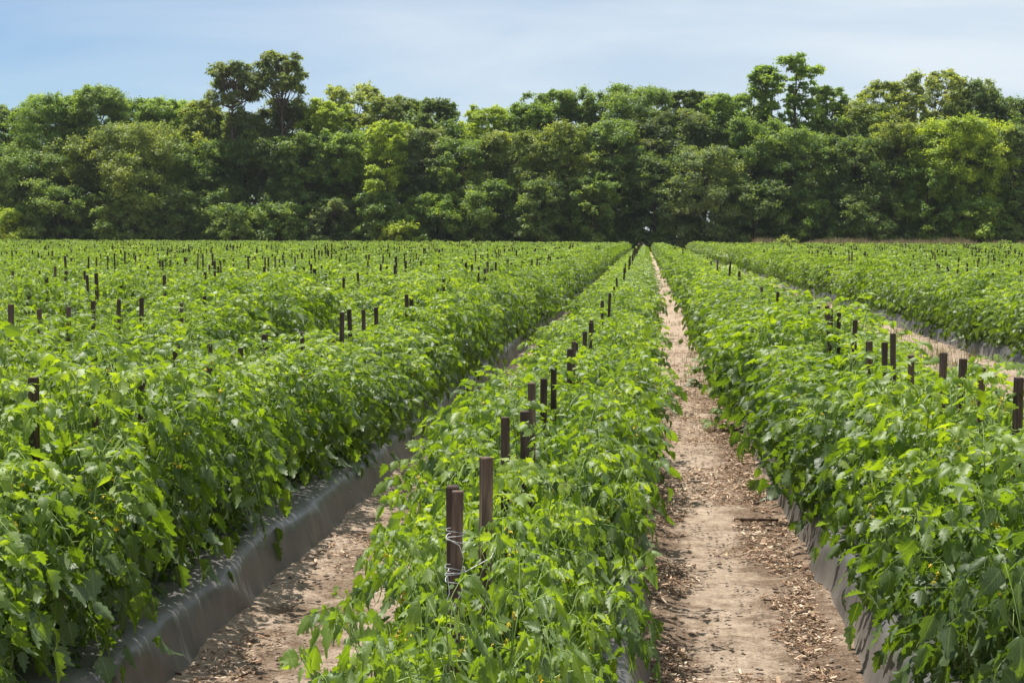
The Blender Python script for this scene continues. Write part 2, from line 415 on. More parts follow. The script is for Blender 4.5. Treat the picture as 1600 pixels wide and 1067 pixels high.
# ---------------------------------------------------------------- plastic covered beds
def build_bed(x0, y0, y1, label, seed):
    prof = np.array([(-0.50, -0.05), (-0.468, 0.0), (-0.45, 0.05), (-0.435, 0.10), (-0.42, 0.15), (-0.405, 0.19), (-0.385, 0.213), (-0.35, 0.228), (-0.28, 0.236),
                     (-0.15, 0.24), (0, 0.242), (0.15, 0.24), (0.28, 0.236), (0.35, 0.228), (0.385, 0.213), (0.405, 0.19), (0.42, 0.15), (0.435, 0.10), (0.45, 0.05), (0.468, 0.0), (0.50, -0.05)])
    ys = np.concatenate([np.arange(y0, 16, 0.02), np.arange(16, 40, 0.08), np.arange(40, y1, 1.0), [y1]])
    K = len(prof)
    Y = np.repeat(ys[:, None], K, 1)
    PX = np.repeat(prof[None, :, 0], len(ys), 0); PZ = np.repeat(prof[None, :, 1], len(ys), 0)
    side = np.sign(PX) * np.clip((np.abs(PX) - 0.3) / 0.1, 0, 1)
    arc = np.abs(PX) + PZ * 0.0
    s = seed * 13.7
    lumps = 0.045 * fbm(Y * 1.1 + s, np.sign(PX) * 3 + 5, 3)
    sel = np.clip(fbm(Y * 0.8 + s, np.sign(PX) * 4 + 2, 2) * 2 + 0.5, 0.08, 1)
    wr = sel * (0.010 * vnoise(Y * 7 + PZ * 16 + s, np.sign(PX) * 2 + PZ * 3) + 0.004 * vnoise(Y * 24 - PZ * 34 + s, PZ * 5 + 3))
    fold = np.maximum(0, vnoise(Y * 3.6 + PZ * 7 + s, np.sign(PX) * 7 + PZ) - 0.16) * 0.10 + np.maximum(0, vnoise(Y * 11 - PZ * 22 + s, np.sign(PX) * 9 + PZ * 4) - 0.25) * 0.05
    PX = PX + side * (lumps + wr + fold)
    PZ = PZ + (0.02 * fbm(Y * 0.9 + s, PX * 3, 3) + 0.008 * vnoise(Y * 14 + s, PX * 9)) * np.clip(PZ / 0.2, 0, 1)
    V = np.stack([PX + x0, Y, PZ], -1)
    i = np.arange(len(ys) - 1)[:, None] * K + np.arange(K - 1)[None]
    q = np.stack([i, i + 1, i + K + 1, i + K], -1).reshape(-1, 4)
    mb = MB(); mb.add(V, q)
    return tag(mb.build('mulch_film', M_FILM), label, 'plastic mulch', 'plastic covered planting beds')
build_bed(ROWS['C'], 1.2, FIELD_END, 'grey plastic film over the middle bed, mostly hidden under sprawling plants', 1)
build_bed(ROWS['L1'], 3.0, FIELD_END, 'dusty grey plastic film over the bed left of the left sandy aisle', 2)
build_bed(ROWS['R1'], 3.0, FIELD_END, 'creased grey plastic film over the bed at the right edge of the footpath', 3)
build_bed(ROWS['R2'], 12.0, FIELD_END, 'pale shiny plastic film on the bed beyond the grassy lane at right', 4)

# ---------------------------------------------------------------- tomato plants
def leaflet_template(na, nc):
    """leaflet lying along +Y, length 1; returns verts (across, along), faces, uv"""
    t = np.linspace(0, 1, na + 1)
    w = 0.265 * np.sin(np.pi * np.clip(t, 0, 1) ** 0.62) ** 1.05
    w[0] = 0.02; w[-1] = 0.0
    if na >= 7:
        lob = np.where(np.arange(na + 1) % 2 == 0, 1.24, 0.78); w[1:-1] *= lob[1:-1]
    c = np.linspace(-1, 1, nc + 1)
    X = w[:, None] * c[None]; Y = np.repeat(t[:, None], nc + 1, 1).copy()
    if na >= 7: Y += 0.05 * np.abs(c)[None] * np.where(np.arange(na + 1) % 2 == 0, 1, 0)[:, None] * (t < 0.95)[:, None]
    i = np.arange(na)[:, None] * (nc + 1) + np.arange(nc)[None]
    q = np.stack([i, i + 1, i + nc + 2, i + nc + 1], -1).reshape(-1, 4)
    uv = np.stack([np.repeat((c[None] * 0.5 + 0.5), na + 1, 0), np.repeat(t[:, None], nc + 1, 1)], -1).reshape(-1, 2)
    return X.ravel(), Y.ravel(), np.repeat(c[None], na + 1, 0).ravel(), q, uv

def put_leaflets(mb, rs, pos, d, up, size, tint, na, nc):
    X, Y, Cc, q, uv = leaflet_template(na, nc)
    n = len(pos)
    d = nrm(d); x = nrm(np.cross(d, up)); z = np.cross(x, d)
    fold = rs.uniform(0.0, 0.8, n)[:, None]; bend = rs.uniform(0.0, 1.0, n)[:, None] ** 1.0
    curl = rs.uniform(-0.6, 1.6, n)[:, None]; tw = rs.normal(0, 0.35, n)[:, None]; wd = rs.uniform(0.8, 1.3, n)[:, None]
    lx = X[None] * wd * np.cos(fold)
    lz = np.abs(X)[None] * np.sin(fold) - curl * (X[None] ** 2) * 2.0 - bend * (Y[None] ** 2) * 0.55
    lz = lz + 0.02 * np.sin(Y[None] * 19 + Cc[None] * 3 + rs.uniform(0, 6, n)[:, None]) * np.abs(Cc)[None]
    ly = Y[None] * (1 - 0.22 * bend * Y[None])
    lx2 = lx * np.cos(tw * Y[None]) - lz * np.sin(tw * Y[None]); lz = lx * np.sin(tw * Y[None]) + lz * np.cos(tw * Y[None]); lx = lx2
    s = size[:, None, None]
    V = pos[:, None] + s * (lx[..., None] * x[:, None] + ly[..., None] * d[:, None] + lz[..., None] * z[:, None])
    nv = len(X)
    Q = (q[None] + (np.arange(n) * nv)[:, None, None]).reshape(-1, 4)
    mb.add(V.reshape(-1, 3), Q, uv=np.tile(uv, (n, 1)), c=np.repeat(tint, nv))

def plant_meshes(seed, hw, ht, na, nc, nstem, density, wild=1.0, flowers=True, wall=0.0, big=1.0, stems=True):
    rs = np.random.RandomState(seed)
    fol = MB(); stm = MB(); flo = []
    LP = []; LD = []; LU = []; LS = []; LT = []
    nfl = 0
    def leaf(P, D, Ln, young, tint):
        """a compound leaf: rachis with pairs of leaflets"""
        side = nrm(np.cross(D, [0, 0, 1.0])); upv = np.cross(side, D)
        droop = (1.55 - 0.75 * young) * rs.uniform(0.5, 1.5)
        ss = np.array([0, .25, .5, .75, 1.0])
        curve = lambda s: P + Ln * 1.1 * (D * s + np.array([0, 0, -1.0]) * droop * s * s * 0.6)
        if stems: tube(stm, [curve(s) for s in ss], np.array([2.0, 1.7, 1.4, 1.1, 0.8]) * 0.001 * (0.6 + 2.0 * Ln), 3, c=0.35 + 0.4 * young, cap=False)
        items = [(1.0, 0, 1.0)]
        prs = [(0.80, 0.85), (0.56, 0.9), (0.32, 0.62)] if Ln > 0.12 else [(0.72, 0.8), (0.42, 0.6)]
        for s, z in prs: items += [(s, 1, z), (s, -1, z)]
        if na >= 7 and Ln > 0.16: items += [(0.68, 1, .3), (0.68, -1, .3), (0.44, 1, .28), (0.44, -1, .28)]
        for s, sg, z in items:
            tg = nrm(D + np.array([0, 0, -1.0]) * droop * 1.35 * s)
            dd = tg * (1 if sg == 0 else rs.uniform(0.15, 0.6)) + side * sg * rs.uniform(0.7, 1.0) + np.array([0, 0, -rs.uniform(0.1, 1.15) * (1 - 0.75 * young)]) + rs.normal(0, .16, 3)
            uu = upv + rs.normal(0, 0.5, 3) + np.array([0, 0, 0.3])
            LP.append(curve(s) + side * sg * 0.012); LD.append(dd); LU.append(uu)
            LS.append(Ln * 0.43 * z * rs.uniform(0.85, 1.2) * big); LT.append(tint + rs.normal(0, 0.07))
    for k in range(nstem):
        az = 2 * np.pi * (k + rs.uniform(-.3, .3)) / nstem
        rr = rs.uniform(0.45, 1.0)
        tx = hw * rr * math.cos(az) * rs.uniform(0.7, 1.05); ty = 0.30 * rr * math.sin(az)
        top = np.array([tx, ty, ht * (1 - 0.32 * abs(tx / hw) ** 2.5) * rs.uniform(0.74, 1.10)])
        b = np.array([0.05 * math.cos(az), 0.05 * math.sin(az), -0.02])
        mid = np.array([tx * rs.uniform(0.45, 0.85), ty * 0.6, top[2] * 0.55])
        ts = np.linspace(0, 1, 12)[:, None]
        cv = b * (1 - ts) ** 2 + 2 * mid * ts * (1 - ts) + top * ts ** 2
        cv[1:-1] += rs.normal(0, 0.012, (10, 3))
        if stems: tube(stm, cv, np.linspace(0.0065, 0.0022, 12), 5, c=0.45)
        nl = int(density * (0.8 + 0.4 * rs.rand()))
        ph = rs.uniform(0, 6.28)
        for j in range(nl):
            s = 0.10 + 0.9 * (j + 0.5) / nl
            f = s * 11; i0 = min(int(f), 10); P = cv[i0] * (1 - (f - i0)) + cv[i0 + 1] * (f - i0)
            ph += 2.4
            out = np.array([P[0] * 2.2 / hw, P[1] * 1.2 / 0.3, 0]) * 0.55 * wild
            D = np.array([math.cos(ph), math.sin(ph), 0]) + out
            young = max(0, (s - 0.78) / 0.22) * min(1.0, P[2] / (ht * 0.6))
            D = nrm(D); D = nrm(D * (1 - 0.35 * young) + np.array([0, 0, rs.uniform(-0.1, 0.6) + 0.35 * young]))
            Ln = (0.25 - 0.09 * young) * rs.uniform(0.75, 1.15)
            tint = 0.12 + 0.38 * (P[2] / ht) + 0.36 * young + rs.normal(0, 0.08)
            leaf(P, D, Ln, young, tint)
        # growing tip: a tuft of small upright leaves
        for j in range(3):
            ph += 1.7
            D = nrm(np.array([math.cos(ph) * 0.7, math.sin(ph) * 0.7, 1.0]))
            leaf(cv[-1], D, rs.uniform(0.09, 0.17), 0.8, 0.78 + rs.normal(0, .06))
        if flowers and rs.rand() < 0.75:
            c0 = cv[-2] + np.array([rs.normal(0, .03), rs.normal(0, .03), 0.03]) if rs.rand() < .5 else cv[7] + nrm(np.array([tx, ty, .2])) * 0.10
            fc = MB()
            for j in range(rs.randint(2, 6)):
                P = c0 + rs.normal(0, 0.018, 3)
                if stems: tube(stm, [cv[-3], (cv[-3] + P) / 2 + [0, 0, .01], P], 0.0012, 3, c=0.6, cap=False)
                ax = nrm(rs.normal(0, .5, 3) + np.array([0, -0.2, 0.25]))
                u = nrm(np.cross(ax, [0.3, 1, 0.2])); w = np.cross(ax, u); r = rs.uniform(0.008, 0.014)
                vv = [P + ax * 0.006]; tt = []
                for a in range(10):
                    an = a * math.pi / 5; ra = r if a % 2 == 0 else r * 0.38
                    vv.append(P + ra * (math.cos(an) * u + math.sin(an) * w) - ax * (0.004 if a % 2 == 0 else 0))
                for a in range(10): tt.append((0, a + 1, (a + 1) % 10 + 1))
                fc.add(vv, None, tt)
            flo.append(fc)
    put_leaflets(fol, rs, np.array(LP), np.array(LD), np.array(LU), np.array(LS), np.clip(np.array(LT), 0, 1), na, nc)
    return fol, stm, flo

def make_variants(n, seed0, **kw):
    out = []
    for i in range(n):
        f, s, fl = plant_meshes(seed0 + i * 11, **kw)
        out.append((f.mesh('foliage', M_LEAF), s.mesh('stems', M_STEM) if kw.get('stems', True) else None, [c.mesh('flower_cluster', M_PETAL, False) for c in fl]))
    return out
V_TALL = make_variants(8, 100, hw=0.50, ht=0.88, na=9, nc=4, nstem=11, density=13)
V_LOW = make_variants(7, 500, hw=0.58, ht=0.66, na=9, nc=4, nstem=11, density=12, wild=1.1)
V_MID = make_variants(5, 900, hw=0.50, ht=0.88, na=4, nc=2, nstem=11, density=13, flowers=False, stems=False, big=1.12)
V_FAR = make_variants(4, 950, hw=0.50, ht=0.88, na=2, nc=2, nstem=9, density=9, flowers=False, stems=False, big=1.75)

def plant_sites():
    rs = np.random.RandomState(3)
    out = []
    for r, x in ROWS.items():
        y = 1.9 + rs.uniform(0, .4)
        while y < FIELD_END:
            u, v, dep = half_cross(x, y)
            m = 150 + 900.0 / max(dep, 1)
            if -m < u < 1600 + m * 0.9 and dep > 1.5 and (v < 1067 + 600) and not (r == 'C' and y < 2.9) and not (r == 'R1' and y < 4.6) and not (r == 'L1' and y < 4.4):
                out.append((r, x + rs.normal(0, 0.035), y, u, v, dep, rs.rand(), rs.rand(), rs.rand(), rs.rand()))
            y += 0.48 + rs.uniform(-.05, .05)
    return out
sites = plant_sites()

def plant_scale(r, y, a, b):
    lump = 1 + 0.30 * float(vnoise(y * 0.75, ROWS[r] * 1.7 + 3)) + 0.2 * (a - 0.5)
    sx = 1 + 0.22 * float(vnoise(y * 0.4 + 40, ROWS[r] * 2.1)) + 0.12 * (b - 0.5)
    if r == 'R1':
        sx *= 1.05 if y < 7.5 else 1.22; lump *= 1.02 if y < 6.3 else 0.94
    elif r == 'L1':
        sx *= 0.98 if y < 9 else 1.04; lump = min(lump, 0.78) if 10.4 < y < 14.2 else (min(lump, 0.9) if 7.6 < y < 10.4 else lump)
    elif r in ('R2', 'L2'):
        sx *= 1.28; lump *= 1.0 if r == 'R2' else 0.97
    elif r == 'L3': lump *= 0.97
    elif r == 'C':
        sx *= float(np.interp(y, [3.4, 4.2, 5.2, 6.5, 10, 13], [0.56, 0.68, 0.80, 0.90, 0.98, 1.08]))
        lump *= float(np.interp(y, [3.6, 4.4, 5.5, 12, 15, 22], [1.0, 1.02, 0.97, 0.96, 0.90, 0.86]))
    return sx, lump

vis = [s for s in sites if -40 - 900 / s[5] < s[3] < 1640 + 900 / s[5] and (s[4] < 1250 or s[0] == 'C')]
vis.sort(key=lambda s: s[5])
chosen = vis[:296]
chosen_set = set(id(s) for s in chosen)
cnt = {}
protos = {}
for s in chosen:
    r, x, y, u, v, dep, a, b, c, d = s
    cnt[r] = cnt.get(r, 0) + 1
    V = V_LOW if r == 'C' else V_TALL
    f, st, fl = V[int(c * len(V)) % len(V)]
    if r == 'C' and y < 6: x += 0.02
    root = empty('tomato_plant', (x, y, 0.235))
    sx, sz = plant_scale(r, y, a, b)
    root.rotation_euler = (0, 0, (0 if d < 0.5 else math.pi) + (a - .5) * 0.7)
    root.scale = (sx, 1.0, sz)
    look = 'tall bushy tomato plant' if sz > 1.05 else ('low sprawling tomato plant' if r == 'C' else 'bushy green tomato plant')
    if cnt[r] == 1: pos = 'nearest the camera'
    else: pos = ordinal(cnt[r]) + ' from the front'
    tag(root, '%s, %s in %s' % (look, pos, row_words(r)), 'tomato plant', 'tomato plants growing in the staked rows')
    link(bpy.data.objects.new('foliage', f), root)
    link(bpy.data.objects.new('stems', st), root)
    if dep < 13:
        for k in fl: link(bpy.data.objects.new('flower_cluster', k), root)

# everything further away: one object of instanced plants
def far_plants():
    rest = [s for s in sites if id(s) not in chosen_set]
    P = np.array([(s[1], s[2], 0.235 if s[0] in ('C', 'L1', 'R1', 'R2') else 0.2) for s in rest], np.float32)
    me = bpy.data.meshes.new('far_tomato_rows')
    me.vertices.add(len(P)); me.vertices.foreach_set('co', P.ravel())
    idx = []; rot = []; scl = []
    nm, nf = len(V_MID), len(V_FAR)
    for s in rest:
        r, x, y, u, v, dep, a, b, c, d = s
        idx.append(int(c * nm) % nm if dep < 75 else nm + int(c * nf) % nf)
        sx, sz = plant_scale(r, y, a, b)
        if r == 'C': sx *= 1.15; sz *= 0.74
        rot.append((0, 0, (0 if d < 0.5 else math.pi) + (a - .5) * 0.7)); scl.append((sx, 1, sz))
    at = me.attributes.new('pick', 'INT', 'POINT'); at.data.foreach_set('value', np.array(idx, np.int32))
    at = me.attributes.new('rot', 'FLOAT_VECTOR', 'POINT'); at.data.foreach_set('vector', np.array(rot, np.float32).ravel())
    at = me.attributes.new('scl', 'FLOAT_VECTOR', 'POINT'); at.data.foreach_set('vector', np.array(scl, np.float32).ravel())
    o = link(bpy.data.objects.new('far_tomato_rows', me))
    tag(o, 'far rows of tomato plants merging into one green field before the wood', 'crop rows', kind='stuff')
    ng = bpy.data.node_groups.new('scatter_plants', 'GeometryNodeTree')
    ng.interface.new_socket('Geometry', in_out='INPUT', socket_type='NodeSocketGeometry')
    ng.interface.new_socket('Geometry', in_out='OUTPUT', socket_type='NodeSocketGeometry')
    gi = ng.nodes.new('NodeGroupInput'); go = ng.nodes.new('NodeGroupOutput')
    jn = ng.nodes.new('GeometryNodeJoinGeometry')
    for f, _, _ in reversed(V_MID + V_FAR):
        po = bpy.data.objects.new('plant_shape', f)
        oi = ng.nodes.new('GeometryNodeObjectInfo'); oi.inputs['Object'].default_value = po; oi.inputs['As Instance'].default_value = False
        g2 = ng.nodes.new('GeometryNodeGeometryToInstance')
        ng.links.new(oi.outputs['Geometry'], g2.inputs[0]); ng.links.new(g2.outputs[0], jn.inputs[0])
    ip = ng.nodes.new('GeometryNodeInstanceOnPoints'); ip.inputs['Pick Instance'].default_value = True
    def attr(name, typ):
        n = ng.nodes.new('GeometryNodeInputNamedAttribute'); n.data_type = typ; n.inputs['Name'].default_value = name; return n.outputs['Attribute']
    ng.links.new(gi.outputs[0], ip.inputs['Points']); ng.links.new(jn.outputs[0], ip.inputs['Instance'])
    ng.links.new(attr('pick', 'INT'), ip.inputs['Instance Index'])
    e2r = ng.nodes.new('FunctionNodeEulerToRotation'); ng.links.new(attr('rot', 'FLOAT_VECTOR'), e2r.inputs[0])
    ng.links.new(e2r.outputs[0], ip.inputs['Rotation']); ng.links.new(attr('scl', 'FLOAT_VECTOR'), ip.inputs['Scale'])
    ng.links.new(ip.outputs[0], go.inputs[0])
    md = o.modifiers.new('scatter', 'NODES'); md.node_group = ng
far_plants()

# ---------------------------------------------------------------- stakes
def stake_mesh(seed, w=0.034, h=1.0):
    rs = np.random.RandomState(seed)
    mb = MB(); c = w / 2; ch = 0.003
    ring = np.array([(c - ch, -c), (c, -c + ch), (c, c - ch), (c - ch, c), (-c + ch, c), (-c, c - ch), (-c, -c + ch), (-c + ch, -c)])
    zs = [0, 0.3, 0.6, 0.85, h - 0.004, h]
    vs = []
    for i, z in enumerate(zs):
        k = 0.9 if i == len(zs) - 1 else 1
        for p in ring: vs.append((p[0] * k + rs.normal(0, .0006), p[1] * k + rs.normal(0, .0006), z))
    q = [(i * 8 + k, i * 8 + (k + 1) % 8, (i + 1) * 8 + (k + 1) % 8, (i + 1) * 8 + k) for i in range(len(zs) - 1) for k in range(8)]
    e = (len(zs) - 1) * 8
    q += [(e, e + 1, e + 2, e + 3), (e, e + 3, e + 4, e + 7), (e + 4, e + 5, e + 6, e + 7)]
    mb.add(vs, q)
    return mb
STAKE_MESHES = [stake_mesh(40 + i, w=0.028 + 0.002 * (i % 3)).mesh('stake', M_WOOD, False) for i in range(5)]
# stakes read off the photograph: row, distance, height of the top
NAMED = {
    'C': [(3.76, 1.098), (3.86, 1.096), (4.55, 1.072), (5.31, 1.101), (6.14, 1.034), (6.59, 1.102), (7.26, 1.062), (8.14, 1.055), (9.63, 1.034), (10.05, 1.054), (11.03, 0.980), (11.91, 1.007), (13.28, 1.002), (14.44, 0.980), (17.20, 1.032), (19.50, 1.036), (23.91, 0.982), (27.23, 1.035), (32.50, 1.088), (34.42, 1.079), (38.20, 1.120), (43.30, 1.144), (46.00, 1.150), (48.68, 1.172), (54.00, 1.160), (60.00, 1.180)],
    'L1': [(5.74, 1.178), (6.46, 1.166), (7.06, 1.057), (7.65, 1.169), (8.18, 1.160), (8.86, 1.077), (9.33, 1.125), (10.30, 1.080), (11.73, 1.145), (11.85, 1.129), (12.30, 1.143), (12.85, 1.114), (13.41, 1.111), (15.13, 1.160), (15.60, 1.131), (16.40, 1.160), (17.30, 1.140)],
    'R1': [(5.88, 1.210), (6.54, 1.189), (7.05, 1.187), (7.45, 1.184), (8.04, 1.129), (8.65, 1.201), (9.01, 1.130), (9.60, 1.100), (10.51, 1.179), (11.27, 1.193), (11.54, 1.208), (11.99, 1.208), (12.69, 1.178), (12.90, 1.282), (14.47, 1.161), (16.60, 1.160), (18.60, 1.150)],
    'L2': [(9.90, 1.268), (10.49, 1.209), (10.96, 1.207), (11.43, 1.229), (12.03, 1.216), (12.62, 1.209), (13.80, 1.120), (14.60, 1.150), (15.60, 1.140), (16.90, 1.200), (17.60, 1.170), (18.70, 1.140), (19.58, 1.311), (20.22, 1.233), (21.17, 1.161), (22.60, 1.200), (23.40, 1.200)],
    'L3': [(13.90, 1.120), (14.73, 1.210), (15.25, 1.307), (15.97, 1.224), (16.51, 1.291), (16.77, 1.306), (17.60, 1.200), (18.72, 1.225), (19.18, 1.230), (20.46, 1.168), (20.95, 1.233), (21.47, 1.370), (22.30, 1.220), (23.10, 1.180), (24.30, 1.240), (25.20, 1.220)],
}
def stake_sites():
    rs = np.random.RandomState(21)
    out = []
    for r, x in ROWS.items():
        last = 0
        for y, h in NAMED.get(r, []):
            out.append((r, x + rs.normal(0, 0.003), y, h, rs.rand(), rs.rand(), rs.rand(), rs.rand())); last = y
        y = max(last + 0.8, 9.0)
        while y < FIELD_END:
            cl = vnoise(y * 0.28, x * 2.3)
            keep = 0.95 if cl > -0.02 else 0.4
            if r in ('C', 'R1'): keep *= 0.18
            h = 1.22 + rs.normal(0, 0.05) + 0.06 * (cl > 0.12)
            a = rs.rand(8)
            u, v, dep = half_cross(x, y)
            if a[0] < keep and -60 < u < 1650: out.append((r, x + rs.normal(0, 0.03), y, h, a[1], a[2], a[3], a[4]))
            y += 0.62 * rs.uniform(0.85, 1.15)
    return out
st_all = stake_sites()
stv = [s for s in st_all if -12 < half_cross(s[1], s[2])[0] < 1612]
stv.sort(key=lambda s: s[2])
st_named = stv[:298]
ids = set(id(s) for s in st_named)
sc_ = {}
for s in st_named:
    r, x, y, h, a, b, c, d = s
    sc_[r] = sc_.get(r, 0) + 1
    o = link(bpy.data.objects.new('wooden_stake', STAKE_MESHES[int(a * 5)]))
    o.location = (x, y, 0.19)
    o.scale = (1, 1, h - 0.19)
    tilt = 0.9 if r == 'C' and y < 10 else 2.2
    o.rotation_euler = (R((b - .5) * 2 * tilt), R((c - .5) * 2 * tilt), R((d - .5) * 50))
    look = 'weathered brown wooden stake'
    if r == 'C' and sc_[r] == 1:
        lab = 'brown wooden stake wrapped in white twine, nearest the camera in the middle row'
        o.rotation_euler = (0, R(1.2), R(6))
    else:
        if h > 1.235: look = 'tall brown wooden stake'
        elif h < 1.06: look = 'short brown wooden stake'
        lab = '%s, %s from the front in %s' % (look, ordinal(sc_[r]), row_words(r))
    tag(o, lab, 'stake', 'wooden stakes standing in the tomato rows')
def far_stakes():
    mb = MB()
    for s in st_all:
        if id(s) in ids: continue
        r, x, y, h, a, b, c, d = s
        w = 0.017; an = R((d - .5) * 50)
        ca, sa = math.cos(an) * w * 1.41, math.sin(an) * w * 1.41
        tx, ty = (b - .5) * 0.06, (c - .5) * 0.06
        base = np.array([(ca, sa), (-sa, ca), (-ca, -sa), (sa, -ca)])
        lo = np.column_stack([base + [x, y], np.full(4, 0.2)]); hi = np.column_stack([base + [x + tx, y + ty], np.full(4, h)])
        mb.add(np.concatenate([lo, hi]), [(0, 1, 5, 4), (1, 2, 6, 5), (2, 3, 7, 6), (3, 0, 4, 7), (4, 5, 6, 7)])
    o = mb.build('far_wooden_stakes', M_WOOD, smooth=False)
    tag(o, 'countless small brown stakes poking out of the far rows of the field', 'stakes', kind='stuff')
far_stakes()

# white twine tied round the first stake
def twine():
    x0, y0, zt = ROWS['C'], NAMED['C'][0][0], NAMED['C'][0][1]
    s0 = st_named[[i for i, s in enumerate(st_named) if s[0] == 'C'][0]]
    x0 = s0[1]
    mb = MB()
    def loop(z, turns, dz, r=0.0245, ph=0.0):
        n = int(24 * turns); pts = []
        for i in range(n + 1):
            a = ph + 2 * math.pi * turns * i / n
            q = max(abs(math.cos(a)), abs(math.sin(a)))
            rr = r * (0.82 / q * 0.6 + 0.4)
            pts.append((x0 + 0.017 * (z - 0.2) + rr * math.cos(a), y0 + rr * math.sin(a), z + dz * math.sin(a * 0.5 + ph) ))
        tube(mb, pts, 0.0010, 5)
    loop(zt - 0.100, 3, 0.008); loop(zt - 0.115, 1, 0.011, ph=1.0)
    loop(zt - 0.190, 4, 0.010, r=0.026); loop(zt - 0.205, 2, 0.012, ph=2.1)
    xa = x0 + 0.015
    tube(mb, [(xa - 0.02, y0 - 0.026, zt - .108), (xa + 0.012, y0 - 0.03, zt - .125), (xa + 0.022, y0 - 0.03, zt - .155), (xa + 0.016, y0 - 0.03, zt - .19)], 0.0011, 5)
    tube(mb, [(xa + 0.02, y0 - 0.02, zt - .2), (xa + 0.018, y0 - 0.03, zt - .235), (xa - 0.002, y0 - 0.03, zt - .275), (xa + 0.01, y0 - 0.03, zt - .33), (xa - 0.02, y0 - 0.028, zt - .42)], 0.0010, 5)
    tube(mb, [(xa - 0.018, y0 - 0.02, zt - .2), (xa - 0.012, y0 - 0.03, zt - .24), (xa - 0.035, y0 - 0.02, zt - .30), (xa - 0.05, y0 - 0.01, zt - .36), (xa - 0.02, y0 - 0.028, zt - .43)], 0.0010, 5)
    tube(mb, [(xa + 0.02, y0, zt - .195), (xa + 0.05, y0 + 0.35, zt - .23), (xa + 0.03, y0 + 0.8, zt - .27)], 0.0013, 4)
    tube(mb, [(xa - 0.02, y0, zt - .195), (xa - 0.05, y0 + 0.35, zt - .235), (xa - 0.02, y0 + 0.8, zt - .27)], 0.0013, 4)
    tag(mb.build('twine', M_TWINE), 'loops of white twine knotted round the nearest wooden stake', 'twine')
twine()

# two shoots that have sagged onto the footpath, and a dry stick
def shoot(x0, y0, x1, y1, label, seed):
    rs = np.random.RandomState(seed)
    fol = MB(); stm = MB()
    ts = np.linspace(0, 1, 12)
    cv = np.array([(x0 + (x1 - x0) * t, y0 + (y1 - y0) * t, 0.62 * (1 - t) ** 0.8 + 0.16 * math.sin(t * 3.1) + 0.04) for t in ts])
    tube(stm, cv, np.linspace(0.006, 0.002, 12), 5)
    P = []; D = []; U = []; S = []; T = []
    for k in range(12):
        for j in range(3):
            an = rs.uniform(0, 6.28); d0 = nrm(np.array([math.cos(an), math.sin(an), rs.uniform(-.2, .5)]))
            sd_ = nrm(np.cross(d0, [0, 0, 1.0]))
            tube(stm, [cv[k], cv[k] + d0 * .08, cv[k] + d0 * .15 - np.array([0, 0, .01])], 0.0014, 3, cap=False)
            for s, sg in ((1, 0), (.7, 1), (.7, -1), (.4, 1), (.4, -1)):
                P.append(cv[k] + d0 * 0.15 * s); D.append(d0 * .5 + sd_ * sg * .8 + np.array([0, 0, -.3]) if sg else d0 + np.array([0, 0, -.3]))
                U.append(np.array([0, 0, 1.0]) + rs.normal(0, .3, 3)); S.append(rs.uniform(.07, .11)); T.append(rs.uniform(.35, .75))
    root = empty('fallen_shoot', (0, 0, 0))
    P = np.array(P); P[:, 2] = np.maximum(P[:, 2], 0.05)
    put_leaflets(fol, rs, P, np.array(D), np.array(U), np.array(S), np.array(T), 11, 4)
    fol.build('foliage', M_LEAF, root); stm.build('stem', M_STEM, root)
    tag(root, label, 'tomato shoot', 'tomato shoots sagging onto the footpath')
shoot(0.98, 18.7, 0.62, 18.5, 'leafy tomato shoot hanging onto the footpath, the farther of two', 5)
shoot(1.0, 14.5, 0.66, 14.2, 'leafy tomato shoot hanging onto the footpath, the nearer of two', 9)
def stick():
    mb = MB()
    tube(mb, [(0.54, 9.52, 0.035), (0.67, 9.50, 0.04), (0.80, 9.53, 0.034)], [0.011, 0.012, 0.008], 6)
    tag(mb.build('stick', M_WOOD), 'dark straight stick lying across the footpath', 'stick')
stick()

